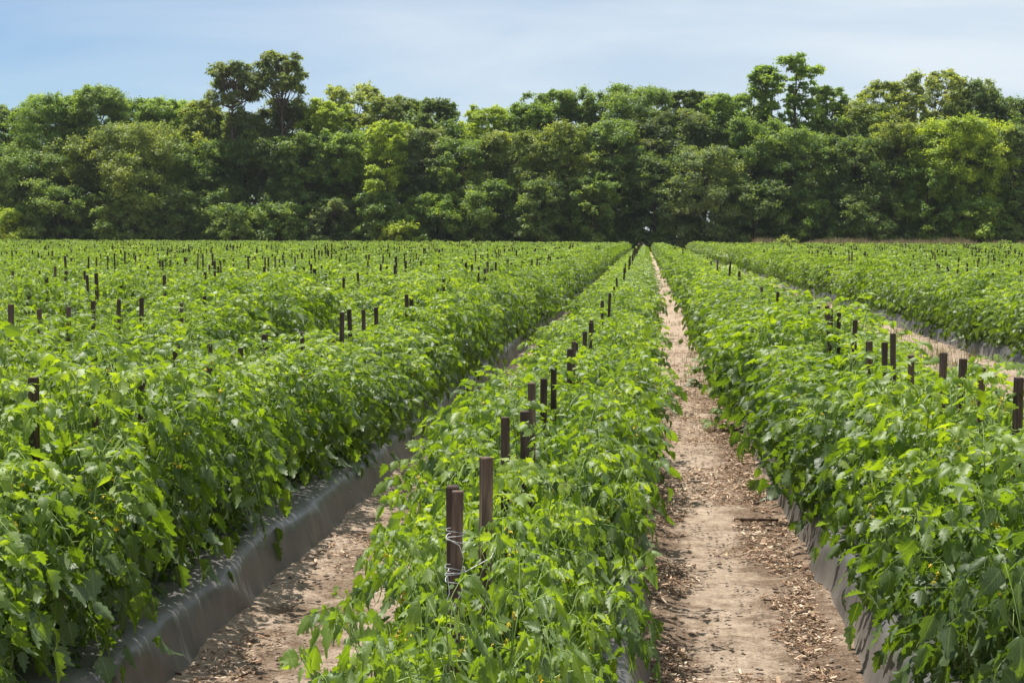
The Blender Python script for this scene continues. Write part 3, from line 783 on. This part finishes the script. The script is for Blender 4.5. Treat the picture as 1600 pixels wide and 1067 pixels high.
# ---------------------------------------------------------------- litter on the soil
def litter():
    rs = np.random.RandomState(77)
    def gz(x, y): return 0.022 * fbm(x * 3, y * 3, 5) + 0.018 * np.maximum(fbm(x * 11, y * 11, 3), 0) + 0.01
    def field(n, xc, sx, y0, y1, thr, lo, hi):
        x = rs.normal(xc, sx, n); y = y0 + (y1 - y0) * rs.rand(n) ** 1.6
        k = (fbm(x * 2.5 + 5, y * 1.4 + 8, 3) > thr) & (x > lo) & (x < hi)
        return x[k], y[k]
    parts = [field(15000, 0.72, 0.24, 5.2, 18, -0.12, 0.05, 0.90), field(7000, 0.05, 0.15, 4.8, 12, -0.02, -0.03, 0.8), field(10000, 0.45, 0.3, 5, 24, -0.02, 0.0, 0.9),
             field(5000, -1.45, 0.22, 5, 13, 0.05, -1.80, -0.9), field(2500, 0.8, 0.1, 12, 30, -0.1, 0.1, 0.9)]
    x = np.concatenate([p[0] for p in parts]); y = np.concatenate([p[1] for p in parts]); n = len(x)
    an = rs.uniform(0, 6.28, n); ln = rs.gamma(2.2, 0.0034, n) + 0.0035; wd = ln * rs.uniform(0.25, 0.55, n)
    dx_, dy_ = np.cos(an), np.sin(an); tl = rs.normal(0, .2, n); t2 = rs.normal(0, .2, n); z = gz(x, y) + 0.004 + 0.010 * rs.rand(n)
    c = [(-1, -1), (0, -1), (1, -1), (1, 1), (0, 1), (-1, 1)]
    V = np.zeros((n, 12, 3))
    bow = rs.normal(0, 0.15, n)
    for th in range(2):
        for i, (a, b) in enumerate(c):
            V[:, th * 6 + i, 0] = x + a * ln * dx_ - b * wd * dy_ * 0.5
            V[:, th * 6 + i, 1] = y + a * ln * dy_ + b * wd * dx_ * 0.5
            V[:, th * 6 + i, 2] = z + a * ln * tl + b * wd * t2 + (0 if a else 1) * bow * ln - th * 0.0022
    q = np.array([(0, 1, 4, 5), (1, 2, 3, 4), (6, 11, 10, 7), (7, 10, 9, 8), (0, 6, 7, 1), (1, 7, 8, 2), (2, 8, 9, 3), (3, 9, 10, 4), (4, 10, 11, 5), (5, 11, 6, 0)])
    Q = (q[None] + (np.arange(n) * 12)[:, None, None]).reshape(-1, 4)
    mb = MB(); mb.add(V.reshape(-1, 3), Q, c=np.repeat(np.clip(rs.normal(0.58, 0.3, n), 0, 1), 12))
    tag(mb.build('wood_chip_litter', M_CHIP, smooth=False), 'tan wood chips and bark scraps strewn along the edges of the sandy aisles', 'wood chips', kind='stuff')
    # clods and crumbs
    n = 15000
    x = np.concatenate([rs.uniform(0.0, 0.9, n // 2), rs.uniform(-1.8, -0.9, n // 4), rs.uniform(1.8, 4.9, n - n // 2 - n // 4)])
    y = 4.6 + 24 * rs.rand(n) ** 1.7
    k = fbm(x * 4 + 2, y * 2.5, 4) + 0.5 * rs.rand(n) > 0.12; x = x[k]; y = y[k]; n = len(x)
    ico = np.array([(0, 0, 1), (.9, 0, .3), (.28, .85, .3), (-.72, .53, .3), (-.72, -.53, .3), (.28, -.85, .3), (.7, .5, -.4), (-.3, .85, -.4), (-.9, 0, -.4), (-.3, -.85, -.4), (.7, -.5, -.4)])
    tt = np.array([(0, 1, 2), (0, 2, 3), (0, 3, 4), (0, 4, 5), (0, 5, 1), (1, 6, 2), (2, 7, 3), (3, 8, 4), (4, 9, 5), (5, 10, 1), (2, 6, 7), (3, 7, 8), (4, 8, 9), (5, 9, 10), (1, 10, 6)])
    s = rs.gamma(1.6, 0.0022, n) + 0.0022
    V = ico[None] * s[:, None, None] * rs.uniform(0.6, 1.3, (n, 11, 3)) * np.array([1.2, 1, .7]) + np.stack([x, y, gz(x, y) + s * 0.3], -1)[:, None]
    mb = MB(); mb.add(V.reshape(-1, 3), None, (tt[None] + (np.arange(n) * 11)[:, None, None]).reshape(-1, 3), c=np.repeat(np.clip(rs.normal(0.45, .3, n), 0, 1), 11))
    tag(mb.build('soil_crumbs', M_CLOD, smooth=False), 'dark crumbs and small clods scattered over the sandy aisles', 'clods', kind='stuff')
litter()

def blades(name, label, cat, n, xf, yf, hmin, hmax, w, mat, seed, lean=0.35):
    rs = np.random.RandomState(seed)
    x, y = xf(rs, n), yf(rs, n); n = len(x)
    h = rs.uniform(hmin, hmax, n) * (0.82 + 0.55 * fbm(x * 0.45, y * 0.3, 3)); an = rs.uniform(0, 6.28, n); ln = rs.normal(0, lean, n) * h
    dx_, dy_ = np.cos(an), np.sin(an)
    b2 = rs.uniform(0, 6.28, n); wx, wy = np.cos(b2) * w, np.sin(b2) * w
    V = np.zeros((n, 5, 3))
    V[:, 0] = np.stack([x - wx, y - wy, np.zeros(n)], -1); V[:, 1] = np.stack([x + wx, y + wy, np.zeros(n)], -1)
    V[:, 2] = np.stack([x + wx * .8 + dx_ * ln * .35, y + wy * .8 + dy_ * ln * .35, h * .6], -1); V[:, 3] = np.stack([x - wx * .8 + dx_ * ln * .35, y - wy * .8 + dy_ * ln * .35, h * .6], -1)
    V[:, 4] = np.stack([x + dx_ * ln, y + dy_ * ln, h], -1)
    k = np.arange(n)[:, None, None] * 5
    mb = MB(); mb.add(V.reshape(-1, 3), (np.array([[0, 1, 2, 3]])[None] + k).reshape(-1, 4), (np.array([[3, 2, 4]])[None] + k).reshape(-1, 3), c=np.repeat(rs.rand(n), 5))
    return tag(mb.build(name, mat, smooth=False), label, cat, kind='stuff')
def clumped(n, x0, x1, s, rs, nc):
    c = rs.uniform(x0, x1, nc); return c
def lane_xy(seed, n, nc, x0, x1, y0, y1, sp):
    r0 = np.random.RandomState(seed); cx = r0.uniform(x0, x1, nc); cy = y0 + (y1 - y0) * r0.rand(nc) ** 1.3; i = r0.randint(0, nc, n)
    return np.clip(cx[i] + r0.normal(0, sp, n), x0, x1), cy[i] + r0.normal(0, sp, n)
gx_, gy_ = lane_xy(3, 16000, 420, 1.95, 4.75, 10, 60, 0.09)
blades('lane_grass', 'thin dry grass tufts growing in the wide lane at right', 'grass', 16000, lambda r, n: gx_, lambda r, n: gy_, 0.03, 0.22, 0.003, M_TUFT, 31)
hx, hy = lane_xy(4, 2200, 160, 0.02, 0.88, 14, 90, 0.06)
hx2, hy2 = lane_xy(6, 1500, 60, -1.78, -0.95, 14, 60, 0.06)
ax_, ay_ = np.concatenate([hx, hx2]), np.concatenate([hy, hy2])
blades('aisle_weeds', 'sparse straw-coloured weeds along the far sandy aisles', 'weeds', len(ax_), lambda r, n: ax_, lambda r, n: ay_, 0.02, 0.14, 0.003, M_TUFT, 33)
blades('tall_dry_grass', 'band of tall tan grass between the right-hand rows and the wood', 'grass', 42000,
       lambda r, n: r.uniform(13, 75, n), lambda r, n: 189 + 6 * r.rand(n), 0.95, 1.95, 0.028, M_DRY, 35, 0.22)

# ---------------------------------------------------------------- trees
def world_x(u, Y):
    return Y * math.tan(math.atan((u - 800) / FPX) - YAW)
def world_top(v, Y, u):
    hor = 372 + (u - 1008) * math.tan(ROLL)
    return CAM_H + (hor - v) * Y / FPX

def put_cards(mb, rs, C, dirs, size, tint, long_=1.5):
    n = len(C)
    nm = nrm(dirs + rs.normal(0, 0.55, (n, 3)))
    a = nrm(np.cross(nm, rs.normal(0, 1, (n, 3)))); b = np.cross(nm, a)
    s = size[:, None]
    V = np.stack([C - a * s * long_ * .5, C + b * s * .42 + nm * s * .12, C + a * s * long_ * .5, C - b * s * .42 + nm * s * .12], 1)
    Q = np.arange(n * 4).reshape(-1, 4)
    mb.add(V.reshape(-1, 3), Q, c=np.repeat(tint, 4))

def clump_leaves(mb, rs, centres, radii, per, leaf, flat=0.7, long_=1.5, tj=0.13, hull=0.3, nsp=11):
    """each clump is a bunch of leafy twigs that radiate from its centre, longer upwards and outwards"""
    m = len(centres)
    cnt_ = np.maximum((per * (radii / radii.mean()) ** 2).astype(int), 8)
    idx = np.repeat(np.arange(m), cnt_); n = len(idx)
    out = np.zeros((m, 3)); cen = centres.mean(0); out[:, :2] = (centres - cen)[:, :2]
    out = nrm(out + 1e-3) * 0.45
    sp = nrm(rs.normal(0, 1, (m, nsp, 3)) + np.array([0, 0, 0.35]) + out[:, None])
    sl = rs.uniform(0.55, 1.25, (m, nsp))
    k = rs.randint(0, nsp, n)
    d = sp[idx, k]; t = rs.rand(n) ** 0.6 * sl[idx, k]
    P = centres[idx] + (d * (t * radii[idx])[:, None] + rs.normal(0, 0.17, (n, 3)) * radii[idx][:, None]) * np.array([1, 1, flat])
    P[:, 2] -= 0.10 * t * t * radii[idx]
    ct = rs.normal(0.5, tj, m)
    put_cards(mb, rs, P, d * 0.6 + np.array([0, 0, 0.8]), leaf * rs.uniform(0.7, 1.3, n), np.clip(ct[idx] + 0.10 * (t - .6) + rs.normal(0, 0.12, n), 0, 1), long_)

def make_tree(name, x, y, H, Rr, kind, colour, label, cat, seed, base=None, dens=1.0):
    rs = np.random.RandomState(seed)
    root = empty(name, (x, y, 0))
    crown = MB(); tk = MB()
    lean = rs.normal(0, 0.02, 2) * H
    if kind == 'broad':
        base = 0.06 if base is None else base
        m = int(130 * dens * (H / 18) * (Rr / 4.5)) + 16
        h = base + (1 - base) * rs.rand(m) ** 0.85 * 0.95
        hh = (h - base) / (1 - base)
        prof = np.sqrt(np.clip(1 - ((hh - 0.42) / 0.62) ** 2, 0.03, 1))
        az = rs.uniform(0, 6.28, m)
        lob = 1 + 0.22 * np.sin(az * 2 + rs.uniform(0, 6)) + 0.18 * np.sin(az * 3 + h * 9 + rs.uniform(0, 6))
        rr = Rr * prof * lob * rs.uniform(0.35, 1.0, m) ** 0.6
        C = np.stack([rr * np.cos(az) + lean[0] * hh, rr * np.sin(az) + lean[1] * hh, h * H], -1)
        # top lobes
        for k in range(9):
            C = np.concatenate([C, [[rs.normal(0, Rr * .42), rs.normal(0, Rr * .35), H * rs.uniform(.84, .965)]]])
        rad = np.clip(Rr * rs.uniform(0.19, 0.36, len(C)), 0.6, 1.8)
        clump_leaves(crown, rs, C, rad, 260, 0.215, 0.66)
        trunk_top, limbs = 0.72, 12
    elif kind == 'pine':
        m = 46
        az = rs.uniform(0, 6.28, m); h = rs.uniform(0.80, 0.985, m)
        rr = Rr * (1 - ((h - 0.86) / 0.16) ** 2 * .75).clip(.2, 1) * rs.uniform(0.15, 1.0, m) ** 0.6
        C = np.stack([rr * np.cos(az) + lean[0], rr * np.sin(az) + lean[1], h * H], -1)
        C = np.concatenate([C, [[lean[0], lean[1], H * 0.975]]])
        k = 4
        hz_ = rs.uniform(0.64, 0.78, k); az2 = rs.uniform(0, 6.28, k)
        C = np.concatenate([C, np.stack([Rr * .55 * np.cos(az2), Rr * .55 * np.sin(az2), hz_ * H], -1)])
        rad = rs.uniform(0.8, 1.3, len(C))
        clump_leaves(crown, rs, C, rad, 230, 0.24, 0.65, 2.2, 0.12, 0.1)
        trunk_top, limbs = 0.95, len(C)
    elif kind == 'open':
        m = int(210 * dens)
        az = rs.uniform(0, 6.28, m); h = rs.uniform(0.35, 0.97, m)
        rr = Rr * np.sin(np.pi * np.clip((h - 0.30) / 0.78, 0, 1)) ** .7 * rs.uniform(0.3, 1.0, m) ** .6
        C = np.stack([rr * np.cos(az) + lean[0], rr * np.sin(az) + lean[1], h * H], -1)
        rad = rs.uniform(0.6, 1.3, m)
        clump_leaves(crown, rs, C, rad, 110, 0.24, 0.75, 2.4, 0.12, 0.15)
        trunk_top, limbs = 0.7, 30
    elif kind == 'tiered':
        m = int(120 * dens)
        az = rs.uniform(0, 6.28, m); h = rs.uniform(0.35, 0.985, m)
        rr = Rr * rs.uniform(0.1, 1.1, m) * (1.15 - 0.55 * np.clip((h - .55) / .45, 0, 1) ** 3)
        C = np.stack([rr * np.cos(az), rr * np.sin(az), h * H], -1)
        rad = rs.uniform(0.6, 1.25, m)
        clump_leaves(crown, rs, C, rad, 150, 0.30, 0.6, 1.4, 0.15, 0.3)
        trunk_top, limbs = 0.93, 24
    else:  # shrub
        m = 26
        az = rs.uniform(0, 6.28, m); h = rs.uniform(0.12, 0.85, m)
        rr = Rr * np.sqrt(1 - (h * .95) ** 2) * rs.uniform(0.3, 0.9, m)
        C = np.stack([rr * np.cos(az), rr * np.sin(az), h * H], -1)
        rad = rs.uniform(0.25, 0.42, m) * min(Rr, H) * .9
        clump_leaves(crown, rs, C, rad, 170, 0.2, 0.75)
        trunk_top, limbs = 0.5, 6
    # trunk and limbs
    r0 = 0.011 * H + 0.06
    nseg = 9
    ts = np.linspace(0, trunk_top, nseg)
    tp = np.stack([lean[0] * ts + 0.12 * np.sin(ts * 7 + seed) * (H / 18), lean[1] * ts + 0.1 * np.cos(ts * 6 + seed) * (H / 18) - 0.1 * math.cos(seed) * (H / 18), ts * H], -1)
    tp[0, 2] = -0.3
    tube(tk, tp, r0 * (1 - 0.8 * ts / max(trunk_top, .1)) , 8, c=0.5)
    order = np.argsort(-C[:, 2])[:limbs] if kind in ('pine',) else rs.permutation(len(C))[:limbs]
    for i in order:
        c = C[i]; hb = np.clip(c[2] / H - rs.uniform(0.04, 0.16), 0.12 if kind != 'shrub' else 0.0, trunk_top)
        b = np.array([np.interp(hb, ts, tp[:, k]) for k in range(3)])
        mid = (b + c) / 2 + np.array([0, 0, -0.12 * np.linalg.norm(c - b)])
        tube(tk, [b, mid, c], [r0 * .34, r0 * .2, r0 * .06], 5)
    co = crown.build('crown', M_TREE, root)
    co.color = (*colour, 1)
    tk.build('trunk', M_BARK, root)
    tag(root, label, cat, 'trees along the edge of the wood' if cat == 'tree' else 'shrubs at the foot of the wood')
    return root

MIDG = (0.15, 0.235, 0.07); DARK = (0.12, 0.185, 0.064); FRESH = (0.175, 0.275, 0.066); YEL = (0.25, 0.345, 0.056)
OLIVE = (0.18, 0.24, 0.07); PALE = (0.21, 0.27, 0.11); PINE = (0.14, 0.19, 0.085); GREY = (0.16, 0.22, 0.10)
# u centre, v top, width px, distance, kind, colour, label
TREES = [
 (8, 157, 70, 214, 'broad', DARK, 'dark green tree at the left end of the skyline'),
 (82, 142, 100, 212, 'broad', FRESH, 'fresh green round-topped tree second from the left on the skyline'),
 (152, 129, 95, 213, 'broad', MIDG, 'tall dark-topped tree with a knobbly peak left of the pines'),
 (118, 150, 60, 217, 'broad', DARK, 'narrow dark tree tucked between the two leftmost peaks'),
 (215, 150, 80, 219, 'broad', FRESH, 'flat-topped airy green tree left of the bright green tree'),
 (278, 148, 78, 217, 'broad', FRESH, 'bright green spreading tree just left of the first pine'),
 (325, 152, 70, 213, 'broad', OLIVE, 'olive tree standing directly left of the first pine'),
 (364, 96, 84, 209, 'pine', PINE, 'tall pine with a bare trunk and ragged crown, the left one of two'),
 (450, 81, 88, 211, 'pine', PINE, 'tallest pine, rounded dark crown above the wood, the right one of two'),
 (388, 172, 80, 212, 'broad', OLIVE, 'dull olive tree filling the gap between the two pines'),
 (446, 150, 70, 214, 'broad', PINE, 'dark narrow tree right under the tallest pine crown'),
 (505, 152, 66, 210, 'broad', YEL, 'yellow-green tree just right of the tallest pine'),
 (548, 126, 110, 220, 'open', PALE, 'pale feathery thin-leaved tree rising right of the pines'),
 (612, 146, 70, 216, 'broad', OLIVE, 'olive round-headed tree right of the pale feathery tree'),
 (648, 152, 50, 219, 'open', DARK, 'thin dark tree with sky showing through near the skyline dip'),
 (692, 151, 64, 214, 'broad', DARK, 'dark rounded tree at the left lip of the skyline dip'),
 (755, 166, 78, 216, 'broad', YEL, 'low yellow-green tree in the dip of the skyline'),
 (826, 160, 74, 214, 'broad', FRESH, 'green tree climbing out of the skyline dip'),
 (870, 137, 72, 216, 'broad', MIDG, 'dark tufted tree right of the skyline dip'),
 (915, 140, 60, 217, 'broad', MIDG, 'narrow green tree left of the broad central crown'),
 (985, 134, 105, 215, 'broad', MIDG, 'broad green tree on the skyline above the footpath'),
 (1066, 141, 54, 218, 'broad', DARK, 'small round dark crown poking above the skyline right of centre'),
 (1050, 172, 104, 212, 'broad', PINE, 'dull dark tree below the small round crown'),
 (1100, 150, 50, 220, 'open', GREY, 'bare twiggy grey tree left of the bright green tree'),
 (1142, 148, 82, 213, 'broad', FRESH, 'bright green tree left of the tall two-headed tree'),
 (1190, 107, 44, 213, 'tiered', FRESH, 'slim left head of the tall pair of leafy trees'),
 (1242, 92, 78, 214, 'tiered', FRESH, 'tall leafy tree with stacked tufts, highest on the right side'),
 (1292, 134, 60, 216, 'broad', MIDG, 'green tree leaning off the right side of the tallest leafy tree'),
 (1362, 132, 100, 217, 'open', OLIVE, 'fine-leaved olive tree left of the forked feathery tree'),
 (1348, 165, 100, 214, 'broad', OLIVE, 'broad olive tree under the fine-leaved skyline tree'),
 (1442, 114, 104, 214, 'open', PALE, 'feathery forked tree with its dark trunk showing through'),
 (1518, 128, 84, 215, 'broad', DARK, 'dark lumpy tree right of the forked feathery tree'),
 (1580, 158, 86, 216, 'broad', DARK, 'dark tree at the right end of the skyline'),
 # middle storey
 (46, 222, 118, 206, 'broad', MIDG, 'wide mid-green tree low at the far left before taller ones'),
 (135, 205, 110, 208, 'broad', OLIVE, 'olive tree under the knobbly peak at left'),
 (220, 188, 150, 206, 'broad', OLIVE, 'wide layered olive tree left of the pines at the field edge'),
 (318, 220, 105, 207, 'broad', MIDG, 'mid-green tree below the olive tree left of the first pine'),
 (408, 215, 100, 207, 'broad', DARK, 'dark shaded tree below the gap between the pines'),
 (472, 205, 90, 206, 'broad', MIDG, 'mid-green tree in front of the tallest pine trunk'),
 (540, 200, 84, 207, 'broad', FRESH, 'green tree in front of the pale feathery tree'),
 (602, 186, 76, 205, 'broad', YEL, 'upright bright yellow-green tree left of the skyline dip'),
 (665, 196, 84, 208, 'broad', GREY, 'greyish tree before the dark rounded tree'),
 (722, 212, 90, 206, 'broad', MIDG, 'mid-green tree below the left side of the skyline dip'),
 (790, 205, 92, 207, 'broad', OLIVE, 'olive tree below the right side of the skyline dip'),
 (872, 190, 104, 206, 'broad', OLIVE, 'rounded olive tree at the field edge left of centre'),
 (952, 188, 96, 207, 'broad', MIDG, 'mid-green tree before the broad skyline tree left of the footpath end'),
 (1022, 240, 90, 205, 'broad', DARK, 'dark tree standing right where the footpath meets the wood'),
 (1102, 228, 112, 204, 'broad', GREY, 'grey-green rounded tree just right of the footpath end'),
 (1172, 185, 100, 208, 'broad', MIDG, 'mid-green tree below the slim head of the leafy pair'),
 (1236, 205, 118, 206, 'broad', MIDG, 'wide green tree in front of the tallest leafy tree'),
 (1318, 208, 100, 206, 'broad', DARK, 'dark olive tree right of the wide green tree'),
 (1392, 196, 92, 207, 'broad', OLIVE, 'yellowish olive tree left of the brightest tree'),
 (1500, 186, 116, 205, 'broad', YEL, 'brightest yellow-green tree at the right of the wood edge'),
 (1448, 262, 84, 204, 'broad', FRESH, 'short fresh green tree at the left foot of the brightest tree'),
 (1576, 200, 92, 206, 'broad', DARK, 'dark tree right of the brightest yellow-green tree'),
 # low front storey
 (95, 285, 100, 202.5, 'broad', MIDG, 'short mid-green tree in the lowest tier at far left'),
 (200, 300, 96, 202, 'broad', MIDG, 'short spreading tree with a pale lit top left of the pines'),
 (285, 305, 90, 202.5, 'broad', DARK, 'short dark tree in the lowest tier below the bright skyline tree'),
 (375, 300, 96, 202, 'broad', MIDG, 'short mid-green tree directly below the left pine'),
 (455, 295, 84, 202.5, 'broad', MIDG, 'short tree directly below the tallest pine'),
 (520, 290, 78, 202, 'broad', GREY, 'short grey-green tree at the foot of the pale feathery tree'),
 (583, 300, 70, 202.5, 'broad', MIDG, 'short tree at the foot of the upright yellow-green tree'),
 (690, 285, 90, 202, 'broad', FRESH, 'short bushy green tree right of the yellow shrub'),
 (765, 295, 84, 202.5, 'broad', MIDG, 'short mid-green tree directly below the skyline dip'),
 (845, 290, 88, 202, 'broad', DARK, 'short dark tree below the rounded olive tree'),
 (925, 300, 88, 202.5, 'broad', MIDG, 'short bushy tree left of the footpath end'),
 (1180, 305, 92, 202, 'broad', DARK, 'short dark tree right of the grey-green rounded tree'),
 (1262, 300, 84, 202.5, 'broad', FRESH, 'short fresh green tree below the tallest leafy tree'),
 (1345, 300, 88, 202, 'broad', DARK, 'short dark tree below the dark olive tree at right'),
 (1530, 300, 80, 202, 'broad', FRESH, 'short light green tree at the right foot of the brightest tree'),
 (1590, 310, 60, 202.5, 'broad', MIDG, 'short tree at the right end of the lowest tier'),
 # shrubs
 (18, 321, 72, 199, 'shrub', YEL, 'round yellow-green shrub at the far left foot of the wood'),
 (622, 341, 72, 199.5, 'shrub', YEL, 'yellow-green shrub at the foot of the wood left of centre'),
 (1228, 369, 46, 192, 'shrub', PALE, 'low pale weedy bush behind the field right of the footpath'),
 (1562, 376, 44, 192, 'shrub', FRESH, 'low green bush in the tan grass at right'),
]
for i, (u, v, w, Y, kind, colour, label) in enumerate(TREES):
    H = world_top(v, Y, u); X = world_x(u, Y); rad = w * Y / FPX / 2
    sh = kind == 'shrub'
    base = 0.42 if (Y >= 209 and kind == 'broad') else None
    if Y < 203 and not sh: H *= random.uniform(0.75, 1.35); rad *= random.uniform(0.85, 1.15)
    make_tree('shrub' if sh else ('pine_tree' if kind == 'pine' else 'broadleaf_tree'), X, Y, H, rad * (1.0 if kind in ('pine', 'shrub') else (1.1 if kind == 'tiered' else 1.14)), kind, colour, label, 'shrub' if sh else 'tree', 1000 + i * 7, base=base)

# the wood behind the first trees, a mass of leaves nobody could count
def wood_mass():
    rs = np.random.RandomState(9)
    m = 2300
    x = rs.uniform(-125, 85, m); y = 210 + 24 * rs.rand(m) ** 1.2
    top = 16.3 + 3.0 * vnoise(x * 0.13, 4.0) - 2.6 * np.exp(-((x + 19) / 6) ** 2)
    z = top * rs.rand(m) ** 0.75
    C = np.stack([x, y, z], -1); rad = rs.uniform(1.4, 2.6, m)
    mb = MB(); clump_leaves(mb, rs, C, rad, 230, 0.34, 0.9)
    o = mb.build('wood_foliage', M_TREE); o.color = (*MIDG, 1)
    tag(o, 'dense shaded foliage of the wood behind the edge trees', 'woodland', kind='stuff')
    m = 3600
    x = rs.uniform(-115, 72, m); y = rs.uniform(201.5, 222, m); z = np.where(y < 206, rs.uniform(0.3, 3.4, m), rs.uniform(0.3, 11.0, m))
    mb = MB(); clump_leaves(mb, rs, np.stack([x, y, z], -1), rs.uniform(0.7, 1.3, m), 100, 0.3, 0.7)
    o = mb.build('undergrowth', M_TREE); o.color = (*DARK, 1)
    tag(o, 'dark leafy undergrowth along the foot of the wood', 'undergrowth', kind='stuff')
wood_mass()


# ---------------------------------------------------------------- the air
def haze():
    x0, x1, y0, y1, z0, z1 = -605, 605, -305, 1605, -1.3, 27.5
    v = [(x, y, z) for z in (z0, z1) for y in (y0, y1) for x in (x0, x1)]
    q = [(0, 2, 3, 1), (4, 5, 7, 6), (0, 1, 5, 4), (2, 6, 7, 3), (0, 4, 6, 2), (1, 3, 7, 5)]
    m, t, o = newmat('air')
    p = nd(t, 'ShaderNodeVolumePrincipled')
    p.inputs['Color'].default_value = (0.9, 0.94, 1.0, 1); p.inputs['Density'].default_value = 0.00009
    p.inputs['Anisotropy'].default_value = 0.2
    t.links.new(p.outputs[0], o.inputs['Volume'])
    mb = MB(); mb.add(v, q)
    tag(mb.build('haze', m, smooth=False), 'thin summer haze in the air over the field', kind='stuff')
haze()
